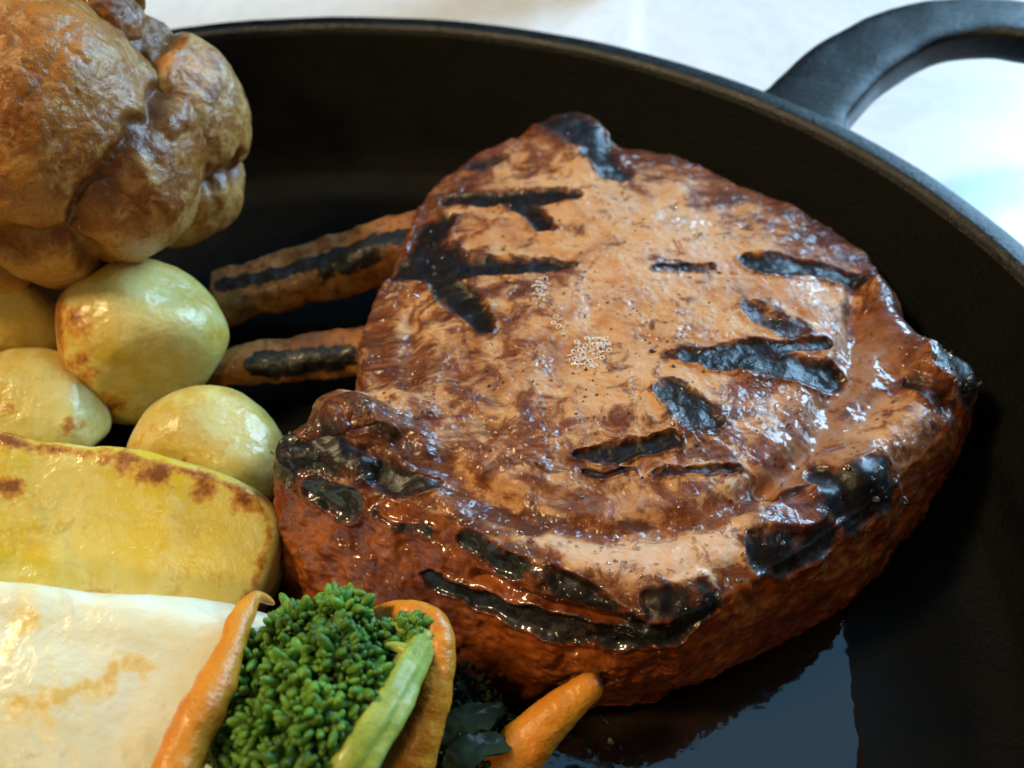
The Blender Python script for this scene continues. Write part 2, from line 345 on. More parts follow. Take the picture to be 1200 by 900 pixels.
# loop handle
def pol(deg, r, z): return (PC[0] + r * math.cos(math.radians(deg)), PC[1] + r * math.sin(math.radians(deg)), z)
MID = 28.5
half = [(15.0, 13.42, 3.62), (15.4, 14.3, 3.85), (15.4, 15.6, 4.15), (14.0, 17.2, 4.45), (10.6, 18.4, 4.65), (5.5, 19.0, 4.75), (0, 19.2, 4.8)]
cl = [pol(MID + d, r, z) for d, r, z in half] + [pol(MID - d, r, z) for d, r, z in half[-2::-1]]
p = catmull(cl, 120); tt, ss, uu = frame_along(p)
hw = np.interp(np.abs(np.linspace(-1, 1, 120)), [0, 0.6, 0.9, 1], [0.86, 0.88, 0.95, 1.15]); hh = 0.42
ang = np.linspace(0, 2 * math.pi, 40, endpoint=False)
ca = np.sign(np.cos(ang)) * np.abs(np.cos(ang)) ** 0.45; sa = np.sign(np.sin(ang)) * np.abs(np.sin(ang)) ** 0.45
v = (p[:, None] + ss[:, None] * (ca[None, :, None] * hw[:, None, None]) + uu[:, None] * (sa * hh)[None, :, None]).reshape(-1, 3)
v[:, 2] += fbm(v, 0.8, 3, 3) * 0.04
mesh('handle', v, grid(40, 120)[:, ::-1], RUBBED, pan)

# ------------------------------------------------------------------ the pork chop
chop = thing('pork_chop', tuple(at(720, 480, FLOOR)), 'thick grilled bone-in pork chop with black char stripes and glossy rind', 'pork chop')
TOP = [(336, 528, 3.25), (348, 513, 3.4), (368, 502, 3.45), (384, 490, 3.4), (396, 476, 3.35), (412, 464, 3.25), (430, 450, 3.15), (424, 392, 2.9), (440, 352, 2.9), (466, 316, 3.0), (480, 272, 2.9), (510, 224, 2.9),
       (560, 186, 3.05), (622, 157, 3.2), (655, 137, 3.3), (690, 138, 3.3), (722, 166, 3.2), (800, 187, 3.1), (872, 217, 3.1), (950, 254, 3.1), (1006, 292, 3.1), (1030, 330, 3.05), (1052, 368, 3.0),
       (1092, 408, 3.15), (1124, 424, 3.2), (1134, 450, 3.05), (1112, 492, 2.9), (1076, 536, 2.9), (1036, 578, 2.95), (960, 632, 2.95), (890, 672, 2.95), (830, 708, 2.95), (770, 724, 2.9), (700, 702, 2.95),
       (640, 677, 3.0), (570, 637, 3.05), (500, 603, 3.1), (440, 580, 3.15), (388, 566, 3.15), (350, 556, 3.1)]
NU, NT_, NS = 1000, 300, 130
ring = catmull([at(*q) for q in TOP], NU, True)
tl = np.roll(ring, -3, 0) - np.roll(ring, 3, 0); no = np.stack([-tl[:, 1], tl[:, 0]], 1); no /= np.linalg.norm(no, axis=1, keepdims=True)
C0 = at(750, 430, 3.55)
if ((ring[:, :2] - C0[:2]) * no).sum() < 0: no = -no
for _ in range(80): no = (np.roll(no, 1, 0) + np.roll(no, -1, 0) + no) / 3
no /= np.linalg.norm(no, axis=1, keepdims=True)
tr = np.linspace(0, 1, NT_)[:, None]
tr = tr ** 0.85
top = np.zeros((NT_, NU, 3))
rs = ring[:, :2].copy()
for _ in range(900): rs = (np.roll(rs, 4, 0) + np.roll(rs, -4, 0) + rs) / 3
wt = sstep(0.62, 1.0, tr)[..., None]
top[..., :2] = C0[:2] + ((rs - C0[:2])[None] * (1 - wt) + (ring[None, :, :2] - C0[:2]) * wt) * tr[..., None]
top[..., 2] = C0[2] + (ring[None, :, 2] - C0[2]) * tr ** 3.0
sr = np.linspace(0, 1, NS + 1)[1:, None]
side = np.zeros((NS, NU, 3))
BASE = {0: (310, 665), 39: (318, 690), 38: (345, 735), 37: (400, 778), 36: (470, 803), 35: (545, 822), 34: (612, 834), 33: (672, 838), 32: (742, 832), 31: (812, 810), 30: (880, 780), 29: (950, 738), 28: (1020, 685), 27: (1070, 620),
        26: (1102, 560), 25: (1118, 510), 24: (1110, 470)}
rb0 = np.array([at(*BASE[i], FLOOR)[:2] if i in BASE else at(*q)[:2] - 0.35 * (no[int(i / len(TOP) * NU)]) for i, q in enumerate(TOP)])
rb = catmull(rb0, NU, True)
for _ in range(12): rb = (np.roll(rb, 8, 0) + np.roll(rb, -8, 0) + rb) / 3
sb = (sr ** 1.25)[..., None]
blg = 0.24 * np.sin(np.pi * np.minimum(1, sr * 1.02)) ** 0.8
side[..., :2] = ring[None, :, :2] * (1 - sb) + rb[None] * sb + no[None] * blg[..., None]
side[..., 2] = ring[None, :, 2] + (FLOOR + 0.02 - ring[None, :, 2]) * sr ** 1.1
V = np.concatenate([top, side]).reshape(-1, 3); NR = NT_ + NS
Q = grid(NU, NR)
if normals(V, Q)[NU * 60:NU * 61, 2].mean() < 0: Q = Q[:, ::-1]
N0 = normals(V, Q)
bvh = BVHTree.FromPolygons([tuple(x) for x in V[::1].tolist()], [tuple(q) for q in Q[::1].tolist()]) 
def onchop(px, py):
    d = Vector(ray(px, py)).normalized(); h = bvh.ray_cast(Vector(CAM), d)
    if h[0] is None:
        return np.array(bvh.find_nearest(Vector(at(px, py, 2.8)))[0])
    return np.array(h[0])
def stroke_dist(pts, V, jit):
    P3 = [onchop(*q[:2]) for q in pts]; best = np.full(len(V), 1e9)
    W = V + jit
    for p, q, i in zip(P3[:-1], P3[1:], range(len(P3))):
        d = q - p; L = max((d * d).sum(), 1e-9); t = np.clip(((W - p) @ d) / L, 0, 1)
        r = np.linalg.norm(W - p - t[:, None] * d, axis=1)
        w0, w1 = pts[i][2], pts[i + 1][2]
        depth = np.linalg.norm(p - CAM)
        best = np.minimum(best, r / ((w0 + (w1 - w0) * t) * 1.28 / FPX * depth))
    return best
jit = np.stack([fbm(V, 1.1, 4, k) for k in (21, 22, 23)], 1) * 0.21
def field(strokes):
    r = np.zeros(len(V))
    for st in strokes:
        amp = st[0]; d = stroke_dist(st[1:], V, jit); r = np.maximum(r, amp * (1 - sstep(0.35, 1.75, d)))
    return r
CHAR = [(1, (632, 150, 14), (668, 148, 20), (700, 170, 16)), (1, (690, 178, 12), (722, 200, 14)), (0.75, (556, 198, 7), (590, 186, 8)), (1, (520, 236, 8), (580, 234, 12), (640, 234, 11), (680, 230, 7)),
        (1, (606, 240, 12), (636, 268, 9)), (1, (512, 262, 14), (496, 292, 22), (520, 312, 20)), (1, (468, 318, 13), (540, 316, 17), (610, 312, 13), (664, 309, 7)), (1, (520, 330, 14), (550, 362, 16), (570, 388, 10)),
        (1, (880, 308, 10), (930, 316, 16), (1004, 328, 12)), (0.7, (884, 364, 14), (925, 385, 18)), (1, (792, 416, 8), (860, 412, 14), (972, 402, 6)), (1, (830, 420, 9), (900, 428, 17), (972, 440, 14)),
        (0.8, (790, 462, 14), (815, 490, 22), (840, 498, 10)), (0.95, (676, 526, 6), (720, 530, 11), (790, 524, 7)), (0.7, (690, 552, 4), (780, 556, 5), (860, 552, 6)), (0.6, (768, 316, 4), (830, 312, 6)),
        (1, (960, 560, 14), (980, 590, 24), (1030, 570, 22)), (0.9, (890, 655, 16), (930, 648, 18), (975, 630, 10)), (1, (1096, 432, 14), (1126, 440, 18), (1128, 462, 12)), (0.6, (1060, 452, 8), (1100, 480, 12)),
        (1, (545, 638, 8), (600, 664, 9), (660, 688, 8), (740, 720, 5)), (1, (500, 670, 5), (560, 700, 9), (640, 728, 12), (720, 748, 14), (790, 744, 12), (832, 708, 9)), (0.8, (770, 712, 12), (820, 700, 12)),
        (1, (344, 538, 20), (378, 530, 22), (420, 548, 14)), (0.85, (420, 548, 12), (470, 562, 14), (505, 566, 8)), (0.75, (370, 575, 12), (410, 592, 14)), (0.6, (870, 590, 6), (925, 576, 8)),
        (0.55, (425, 505, 10), (470, 530, 8)), (0.5, (440, 600, 5), (500, 622, 6))]
FAT_SHEEN = [(1.0, (640, 644, 12), (720, 662, 20), (800, 664, 28), (862, 640, 18)), (0.6, (545, 600, 10), (640, 648, 14)), (0.7, (484, 380, 8), (492, 450, 10), (520, 520, 10)), (0.85, (510, 485, 8), (560, 522, 12), (600, 545, 20), (640, 552, 10)),
       (0.6, (690, 340, 40), (800, 300, 60)), (0.5, (740, 250, 40), (830, 270, 50), (930, 340, 30)), (0.8, (880, 500, 22), (925, 486, 20)), (0.4, (560, 450, 14), (650, 440, 16), (720, 470, 16)), (0.45, (600, 210, 20), (700, 205, 20)),  # includes a pale patch of window sheen painted into the colour, mid-right
       (0.55, (760, 215, 14), (870, 235, 16), (960, 275, 14)), (0.55, (910, 345, 10), (985, 360, 12))]
BROWN = [(0.6, (470, 400, 30), (520, 470, 40), (600, 530, 40), (700, 580, 36)), (0.5, (560, 330, 30), (600, 400, 40)), (0.6, (800, 520, 30), (900, 520, 26)), (0.8, (440, 392, 24), (452, 440, 20)), (0.9, (420, 500, 26), (480, 520, 28), (540, 580, 16)), (0.9, (560, 594, 10), (640, 622, 16), (720, 632, 16), (820, 616, 16), (880, 590, 14)), (0.5, (560, 400, 40), (640, 500, 40), (780, 560, 40)),
         (0.7, (500, 380, 16), (640, 330, 20)), (0.6, (860, 480, 30), (900, 440, 20)), (0.8, (1030, 330, 12), (1040, 380, 14), (1080, 440, 18)), (0.7, (900, 690, 26), (1000, 620, 26), (1060, 540, 30)), (0.5, (500, 250, 14), (540, 200, 14))]
GREASE = [(1, (1032, 380, 14), (1020, 430, 26), (970, 480, 28), (930, 540, 26)), (0.7, (930, 540, 30), (990, 530, 30)), (0.5, (640, 585, 10), (780, 592, 14))]
RAISE = [(0.17, (500, 570, 16), (570, 622, 20), (640, 655, 26), (720, 676, 28), (800, 674, 30), (880, 636, 24), (960, 592, 20)), (0.26, (1020, 340, 14), (1052, 400, 18), (1085, 450, 22), (1050, 510, 22), (1000, 556, 20)), (0.34, (400, 484, 26), (450, 498, 32), (500, 520, 22)), (0.3, (346, 534, 18), (385, 528, 20), (425, 552, 12)),
         (0.12, (640, 150, 18), (690, 150, 18)), (0.25, (1090, 430, 20), (1125, 445, 22)), (0.1, (820, 700, 16), (780, 715, 14)), (0.12, (960, 580, 18), (1030, 566, 18))]
SINK = [(0.16, (440, 470, 12), (500, 500, 12), (550, 560, 12), (600, 590, 10)), (0.13, (480, 520, 12), (560, 594, 14), (640, 622, 16), (720, 630, 16), (820, 612, 14), (900, 572, 12)), (0.2, (900, 572, 12), (952, 520, 14), (985, 455, 15), (1008, 390, 13), (1004, 335, 8)), (0.22, (560, 675, 5), (660, 706, 6), (752, 734, 5)),
        (0.1, (480, 370, 8), (480, 450, 10)), (0.14, (500, 255, 12), (470, 300, 12)), (0.12, (1000, 500, 16), (1060, 450, 12))]
char, fat_sheen, brown, grease = field(CHAR), field(FAT_SHEEN), field(BROWN), field(GREASE)
mv = np.zeros(len(V))
for st in RAISE: mv += st[0] * (1 - sstep(0.1, 1.6, stroke_dist(st[1:], V, jit * 0.5)))
for st in SINK: mv -= st[0] * (1 - sstep(0.0, 1.6, stroke_dist(st[1:], V, jit * 0.5)))
mv -= 0.05 * sstep(0.4, 1.0, char)
mv += 0.03 * sstep(0.04, 0.3, char) * (1 - sstep(0.35, 0.6, char))
row = np.repeat(np.arange(NR), NU)
onside = sstep(NT_ - 12, NT_ + 14, row)
mv += fbm(V, 0.55, 3, 31) * 0.16 + fbm(V, 1.9, 3, 41) * (0.062 + 0.03 * onside) + np.abs(fbm(V, 4.5, 2, 51)) * (0.03 + 0.03 * onside) * (1 - 0.8 * sstep(0.3, 0.8, char))
mv += np.abs(fbm(V, 14, 2, 61)) * 0.012
cfade = np.repeat(np.minimum(1, np.linspace(0, 1, NT_) * 12), NU); mv[:NT_ * NU] *= cfade
Vc = V + N0 * mv[:, None]
Vc[:, 2] = np.maximum(Vc[:, 2], FLOOR + 0.01)
tfrac = np.repeat(np.concatenate([tr[:, 0], np.ones(NS)]), NU)
grease = np.maximum(grease, 0)
brown = np.maximum(brown, 0.75 * sstep(0.72, 1.0, tfrac + 0.14 * fbm(V, 0.8, 4, 77)))
brown *= 1 - 0.9 * field(FAT_SHEEN[:1])
# the rind is the skin side facing the viewer: its own part
col_i = np.arange(NU) / NU * len(TOP)
isfront = ((col_i > 25.2) | (col_i < 1.0))
qr, qc = np.divmod(np.arange(len(Q)), NU)
edge_row = NT_ - 4 + 7 * noise(np.stack([np.arange(NU) * 0.06, np.zeros(NU), np.zeros(NU)], 1), 3)
isr = (qr > edge_row[qc]) & isfront[qc]
def submesh(name, sel, mat, parent, extra=None):
    q = Q[sel]; u, inv = np.unique(q, return_inverse=True); vv = Vc[u]; fs = [inv.reshape(q.shape)]
    return mesh(name, vv, fs, mat, parent, dict(char=char[u], fat_sheen=fat_sheen[u], brown=brown[u], grease=grease[u]))
CHOPM, RINDM, BONEM = mat_chop(), mat_rind(), mat_bone()
submesh('meat', ~isr, CHOPM, chop)
submesh('rind', isr, RINDM, chop)
def surf_at(px, py):
    b = onchop(px, py); return b
bvh2 = BVHTree.FromPolygons([tuple(x) for x in Vc.tolist()], [tuple(q) for q in Q.tolist()])
def on2(px, py):
    h = bvh2.ray_cast(Vector(CAM), Vector(ray(px, py)).normalized())
    return (np.array(h[0]), np.array(h[1])) if h[0] is not None else None
# bones
def bone(pts, rad, flat, seed, ch):
    v, f, al = tube([at(*q) for q in pts], rad, 140, 60, flat, seed, 0.16, 1.1, er=0.2, sq=0.55)
    c = np.zeros(len(v))
    for amp, p0, p1, wd in ch:
        a0, a1 = at(*p0), at(*p1); d = a1 - a0; t = np.clip(((v - a0) @ d) / (d @ d), 0, 1)
        c = np.maximum(c, amp * (1 - sstep(0.4, 1.4, np.linalg.norm(v - a0 - t[:, None] * d, axis=1) / wd)))
    mesh('rib_bone', v, f, BONEM, chop, dict(char=c))
bone([(250, 352, 1.35), (300, 338, 1.5), (380, 316, 1.75), (460, 290, 2.1), (540, 280, 2.2)], [0.56, 0.58, 0.60, 0.66, 0.7], 0.8, 5,
     [(1, (262, 332, 1.9), (480, 276, 2.6), 0.22), (1, (252, 335, 1.4), (262, 380, 1.0), 0.3), (0.8, (380, 318, 2.2), (450, 290, 2.4), 0.3), (1, (270, 385, 0.9), (450, 345, 1.2), 0.3)])
bone([(216, 438, 1.2), (270, 430, 1.3), (340, 422, 1.45), (430, 412, 1.6), (500, 405, 1.7)], [0.36, 0.40, 0.42, 0.44, 0.45], 0.85, 9,
     [(1.2, (305, 428, 1.75), (400, 420, 1.9), 0.38), (1, (212, 436, 1.3), (228, 446, 1.3), 0.22), (0.9, (255, 412, 1.5), (420, 390, 1.7), 0.12), (0.8, (250, 462, 1.0), (420, 446, 1.2), 0.2)])
# bubbles of juice, and pepper
def ico(sub):
    import bmesh
    bm = bmesh.new(); bmesh.ops.create_icosphere(bm, subdivisions=sub, radius=1); bm.verts.ensure_lookup_table()
    r = np.array([x.co[:] for x in bm.verts]), np.array([[q.index for q in fc.verts] for fc in bm.faces]); bm.free(); return r
I1, I2 = ico(1), ico(2)
def scatter(items, base):
    vs, fs, n = [], [], 0
    for c, M in items:
        vs.append(base[0] @ M.T + c); fs.append(base[1] + n); n += len(base[0])
    return np.vstack(vs), np.vstack(fs)
tu, tv = np.meshgrid(np.arange(12) / 12 * 2 * math.pi, np.arange(6) / 6 * 2 * math.pi, indexing='ij')
TOR = np.stack([(1 + 0.26 * np.cos(tv)) * np.cos(tu), (1 + 0.26 * np.cos(tv)) * np.sin(tu), 0.36 * np.sin(tv)], -1).reshape(-1, 3)
ii, jj = np.meshgrid(np.arange(12), np.arange(6), indexing='ij')
TOQ = np.stack([ii * 6 + jj, (ii + 1) % 12 * 6 + jj, (ii + 1) % 12 * 6 + (jj + 1) % 6, ii * 6 + (jj + 1) % 6], -1).reshape(-1, 4)
foam = []
for (cx, cy, ex, ey, rot) in ((690, 414, 27, 19, -0.35), (634, 342, 11, 19, 0.2), (654, 382, 5, 17, -0.35), (700, 402, 15, 9, 0.0)):
    c, s_ = math.cos(rot), math.sin(rot); st = 6.4
    for a_ in range(-6, 7):
        for b_ in range(-7, 8):
            x, y = (a_ + 0.5 * (b_ % 2)) * st + random.uniform(-1.6, 1.6), b_ * st * 0.82 + random.uniform(-1.6, 1.6)
            if (x / ex) ** 2 + (y / ey) ** 2 > random.uniform(0.6, 1.1): continue
            h = on2(cx + x * c - y * s_, cy + x * s_ + y * c)
            if h is None: continue
            rr = random.uniform(0.030, 0.044)
            foam.append((h[0] + h[1] * 0.008, rot_axes(rng.normal(size=3), h[1]) @ np.diag([rr, rr, rr])))
fm = NT('juice froth').set(color=(0.86, 0.78, 0.70), rough=0.15, coat=0.6, coat_rough=0.05, trans=0.15, ior=1.33)
v, f = scatter(foam, (TOR, TOQ)); tag(mesh('foam', v, f, fm, chop), kind='stuff')
pep = []
for k in range(230):
    px, py = random.gauss(740, 130), random.gauss(380, 95)
    h = on2(px, py)
    if h is None or h[1][2] < 0.4: continue
    s = 0.017 * math.exp(random.gauss(0, 0.45)); A = rng.normal(size=(3, 3)); q, _ = np.linalg.qr(A)
    pep.append((h[0], q @ np.diag([s, s * random.uniform(0.5, 1), s * 0.6])))
v, f = scatter(pep, I1); v += rng.normal(size=v.shape) * 0.004
tag(mesh('pepper', v, f, mat_plain('pepper', (0.018, 0.012, 0.008), 0.5), chop, smooth=False), kind='stuff')

Nc = normals(Vc, Q)
wgt = 0.06 + 1.2 * sstep(0.75, 1.0, tfrac) * (1 - 0.75 * onside) + 1.2 * grease + 1.0 * np.clip(char * (1 - char) * 4, 0, 1) + 0.5 * fat_sheen
wgt *= sstep(0.3, 0.6, fbm(V, 0.9, 3, 88) + 0.45) ** 2 * (Nc @ (CAM - Vc.mean(0)) > 0) * np.where(row < NT_, tfrac, 0.45) * (Vc[:, 2] > 1.4)
drops = []  # clear droplets added over the chop to make it glint
for i in rng.choice(len(Vc), 620, p=wgt / wgt.sum()):
    sz = 0.016 * math.exp(rng.normal() * 0.45 + 0.35); ax = rot_axes(rng.normal(size=3), Nc[i])
    drops.append((Vc[i], ax @ np.diag([sz * random.uniform(1, 2.2), sz, sz * 0.55])))
v, f = scatter(drops, I2)
tag(mesh('glint_droplets', v, f, NT('clear glint droplet').set(color=(0.95, 0.8, 0.6), rough=0.03, trans=0.95, ior=1.4, coat=0.5, coat_rough=0.02), chop), kind='stuff')

# ------------------------------------------------------------------ Yorkshire pudding
PUD = mat_pudding()
def lobes(name, center, balls, parent, seed, k=7.0, nu=420, nv=260, amp=1.0, palef=None):
    "a puffed skin: smooth union of balls as seen from its centre"
    d0, q = sphere_dirs(nu, nv); R = np.zeros((len(balls), len(d0)))
    d = d0 + 0.34 * np.stack([fbm(d0, 1.5, 3, seed + 60 + k_) for k_ in range(3)], 1); d /= np.linalg.norm(d, axis=1, keepdims=True)
    for i, (c, r) in enumerate(balls):
        o = np.asarray(c, float); b = d @ o; disc = b * b - (o @ o - r * r)
        R[i] = np.where(disc > 0, b + np.sqrt(np.maximum(disc, 0)), 0.0)
    rm = R.max(0); s = np.log(np.exp(k * (R - rm)).sum(0)) / k
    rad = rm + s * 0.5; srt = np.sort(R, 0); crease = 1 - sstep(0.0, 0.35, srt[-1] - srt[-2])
    d = d0; p = d * rad[:, None]; pw = p + 0.5 * np.stack([fbm(p, 0.8, 3, seed + 70 + k_) for k_ in range(3)], 1)
    nz = fbm(p, 0.45, 2, seed) * 0.26 - np.abs(fbm(pw + 5, 0.45, 2, seed + 9)) * 0.14 + fbm(p, 2.6, 3, seed + 20) * 0.022 - (1 - np.minimum(1, np.abs(fbm(pw * (1, 1, 1.7), 1.5, 2, seed + 30)) * 5)) * 0.02
    p = d * (rad + nz * amp - 0.20 * crease ** 2)[:, None] + center
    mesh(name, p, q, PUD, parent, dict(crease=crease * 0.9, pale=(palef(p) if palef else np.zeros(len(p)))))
pc = at(60, 150, 5.4)
pud = thing('yorkshire_pudding', (pc[0], pc[1], 2.6), 'large puffed golden brown Yorkshire pudding with crinkled shiny crust', 'yorkshire pudding')
pl = lambda p: sstep(5.0, 3.6, p[:, 2])
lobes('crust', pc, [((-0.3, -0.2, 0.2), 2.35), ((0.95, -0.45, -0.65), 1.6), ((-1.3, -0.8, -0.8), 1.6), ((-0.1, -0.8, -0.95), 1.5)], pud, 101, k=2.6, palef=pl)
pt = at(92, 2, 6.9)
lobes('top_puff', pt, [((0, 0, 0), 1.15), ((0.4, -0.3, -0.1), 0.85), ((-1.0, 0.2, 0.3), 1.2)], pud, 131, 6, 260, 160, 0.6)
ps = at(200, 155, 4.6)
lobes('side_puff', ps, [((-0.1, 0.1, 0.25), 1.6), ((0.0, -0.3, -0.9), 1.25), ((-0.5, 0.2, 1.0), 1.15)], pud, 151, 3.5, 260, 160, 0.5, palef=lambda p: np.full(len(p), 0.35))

# ------------------------------------------------------------------ potatoes
YEL = mat_potato('golden potato', (0.60, 0.42, 0.018), (0.66, 0.50, 0.06), (0.70, 0.62, 0.27), 0.95, 0.35)
PALE = mat_potato('pale potato', (0.51, 0.335, 0.035), (0.59, 0.435, 0.09), (0.66, 0.58, 0.27), 0.9, 0.35)
CREAM = mat_potato('cream potato', (0.72, 0.71, 0.53), (0.80, 0.80, 0.68), (0.76, 0.72, 0.48), 0.75, 0.4, (0.80, 0.62, 0.24), (0.70, 0.47, 0.13), bs=0.4, pm=0.3)
def potato(center, axes, R, planes, mat, seed, label, k=13.0, amp=0.05, extra=None, nu=300, nv=180, group='roast potatoes in the skillet', name='roast_potato', edge_w=0.35, edge_s=1.0, facets=8, sup=False):
    d, q = sphere_dirs(nu, nv); ld = d @ R
    cand = [1 / np.sqrt(((ld / np.array(axes)) ** 2).sum(1))]
    if sup:
        q_ = np.abs(ld / np.array(axes)); cand = [(q_[:, 0] ** 6 + (q_[:, 1] ** 2 + q_[:, 2] ** 2) ** 3) ** (-1 / 6)]
    fr = np.random.default_rng(seed); ne = 1 + len(planes)
    for _ in range(facets):
        n = fr.normal(size=3); planes = planes + [(R @ (n / np.linalg.norm(n)), None)]
    for n, dist in planes:
        n = np.array(n, float); n /= np.linalg.norm(n); c = d @ n
        if dist is None: dist = np.linalg.norm(np.array(axes) * (R.T @ n)) * fr.uniform(0.84, 0.95)
        cand.append(np.where(c > 1e-3, dist / np.maximum(c, 1e-3), 50.0))
    D = np.minimum(np.array(cand), 50); m = D.min(0); rad = m - np.log(np.exp(-k * (D - m)).sum(0)) / k
    D2 = D[:ne]; srt = np.sort(D2, 0); e = (1 - sstep(0.0, edge_w, srt[1] - srt[0])) * edge_s if ne > 1 else np.zeros(len(d))
    p = d * rad[:, None]
    nz = fbm(p, 0.5, 2, seed) * 0.16 + fbm(p, 2.5, 4, seed + 7) * 0.022
    p = d * (rad + nz * amp / 0.05)[:, None] * 1.0 + center
    if extra: e = np.maximum(e, extra(p))
    org = np.array([center[0], center[1], max(FLOOR, p[:, 2].min())])
    o = mesh(name, p, q, mat, None, dict(edge=np.clip(e, 0, 1.3)), origin=org)
    return tag(o, label, 'potato', group)
def spot(pts, rad):
    "browned patches, each where this line of sight first meets the surface"
    def f(p):
        P = []
        for q in pts:
            d = ray(*q); d = d / np.linalg.norm(d); t = (p - CAM) @ d; off = np.linalg.norm(p - CAM - t[:, None] * d, axis=1)
            P.append(p[np.argmin(np.where(off < 0.12, t, 1e3 + off))])
        pj = p + np.stack([fbm(p, 2.0, 4, 500 + k) for k in range(3)], 1) * 0.3
        return np.max([1.15 * (1 - sstep(0.2 * rad, rad, np.linalg.norm(pj - c, axis=1))) for c in P], 0)
    return f
def towards(px, py):
    r = -ray(px, py); return r / np.linalg.norm(r)
c = at(160, 402, 2.1)
potato(c, (1.65, 1.45, 1.5), rot_axes((1, 0.2, 0.1)), [((-1, -0.35, 0.25), 1.28)], PALE, 201, 'round roast potato tucked below the pudding with one browned side', edge_w=0.4, edge_s=0.9, extra=spot([(78, 380), (80, 420), (95, 455), (125, 478)], 0.42))
c = at(20, 372, 2.3)
potato(c, (0.95, 0.9, 1.1), rot_axes((1, 0.1, 0)), [], PALE, 211, 'small roast potato under the pudding at the far left', amp=0.04)
c = at(40, 478, 1.9)
potato(c, (1.5, 1.1, 1.0), rot_axes((1, -0.35, 0)), [], PALE, 221, 'roast potato half hidden behind the big yellow wedge, lightly browned', extra=spot([(0, 485), (92, 505)], 0.3))
c = at(244, 540, 1.75)
potato(c, (1.35, 1.2, 1.3), rot_axes((1, -0.2, 0)), [], PALE, 231, 'rounded pale roast potato beside the end of the lower rib bone', extra=spot([(212, 542)], 0.2))
c = at(62, 622, 1.87)
potato(c, (3.5, 1.75, 1.65), rot_axes((1, -0.36, -0.10)), [((0.10, -0.60, 0.8), 0.95), ((0.1, 1, 0.35), 1.25)], YEL, 241, 'large yellow roast potato wedge with a crisp brown upper edge', k=7, edge_w=0.3, edge_s=0.95, amp=0.08, facets=0, sup=True,
       extra=spot([(110, 532), (140, 540), (240, 565), (290, 585), (0, 565), (180, 550)], 0.34))
c = at(85, 826, 1.85)
potato(c, (4.3, 1.8, 1.75), rot_axes((1, -0.24, -0.10)), [((0.05, -0.45, 0.9), 1.1), ((0.0, 1, 0.3), 1.38)], CREAM, 251, 'cream white roast potato wedge with a smooth flat top nearest the viewer', k=7, edge_w=0.12, edge_s=0.2, amp=0.06, facets=0, sup=True,
       extra=spot([(18, 728), (0, 745), (75, 808), (100, 803), (122, 790), (40, 822), (10, 832), (157, 780)], 0.3))

# ------------------------------------------------------------------ carrots
CAR = mat_carrot()
def carrot(pts, rad, seed, label, tip=None):
    v, f, al = tube([at(*q) for q in pts], rad, 160, 48, 1.0, seed, 0.06, 1.6, rings=0.35)
    tp = np.zeros(len(v))
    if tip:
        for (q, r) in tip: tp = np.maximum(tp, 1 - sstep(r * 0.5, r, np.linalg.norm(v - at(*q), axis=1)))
    o = mesh('carrot', v, f, CAR, None, dict(along=al, tip=tp)); tag(o, label, 'carrot', 'baby carrots')
carrot([(322, 708, 3.0), (300, 700, 3.25), (283, 728, 3.3), (258, 788, 3.35), (225, 860, 3.3), (185, 960, 3.1), (150, 1040, 2.9)], [0.05, 0.09, 0.16, 0.22, 0.27, 0.31, 0.31], 301, 'slender carrot with a curled thin tip lying across the cream potato wedge')
carrot([(432, 722, 2.7), (470, 716, 2.95), (506, 730, 3.0), (514, 770, 2.9), (500, 830, 2.65), (478, 900, 2.2), (455, 980, 1.5)], [0.10, 0.15, 0.20, 0.24, 0.28, 0.31, 0.31], 311, 'carrot with a sharply bent tip standing against the chop rind beside the broccoli stalk',
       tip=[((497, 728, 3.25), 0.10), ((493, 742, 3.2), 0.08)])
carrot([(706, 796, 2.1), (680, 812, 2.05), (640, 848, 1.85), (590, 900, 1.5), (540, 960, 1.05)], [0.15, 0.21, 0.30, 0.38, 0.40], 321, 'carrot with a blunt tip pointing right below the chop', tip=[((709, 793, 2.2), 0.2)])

# ------------------------------------------------------------------ broccoli
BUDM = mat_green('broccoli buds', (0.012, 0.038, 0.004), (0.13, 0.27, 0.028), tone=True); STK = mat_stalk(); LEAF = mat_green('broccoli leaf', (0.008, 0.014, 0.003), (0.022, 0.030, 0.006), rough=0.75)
def floret(parent, c, r, n, outward, mat, bud=0.056):
    its, tn = [], []; lift = random.uniform(-0.3, 0.25)
    for k in range(n):
        z = 1 - 2 * (k + 0.5) / n; ph = k * 2.39996; d = np.array([math.sqrt(1 - z * z) * math.cos(ph), math.sqrt(1 - z * z) * math.sin(ph), z]) + rng.normal(size=3) * 0.18
        d /= np.linalg.norm(d)
        if d @ outward < -0.35: continue
        s = bud * random.uniform(0.45, 1.25); A = rot_axes(d + rng.normal(size=3) * 0.4, rng.normal(size=3)); rr = r * random.uniform(0.72, 1.22)
        its.append((np.array(c) + d * rr, A @ np.diag([s * random.uniform(1.5, 2.8), s, s]))); tn.append(np.clip(random.random() ** 2 * 0.8 + 0.5 * (rr / r - 0.85) * 2 + lift, 0, 1))
    core = (np.array(c), np.eye(3) * r * 0.72)
    v, f = scatter(its, I2); v2, f2 = scatter([core], I2)
    mesh('floret', np.vstack([v, v2]), np.vstack([f, f2 + len(v)]), mat, parent, dict(tone=np.concatenate([np.repeat(tn, len(I2[0])), np.zeros(len(v2))])))  # tone also carries gap shade: sunken buds and core are coloured darker
bc = at(365, 800, 2.3)
bro = thing('broccoli', (bc[0], bc[1], FLOOR), 'bright green tender broccoli stem with a rounded head of buds', 'broccoli')
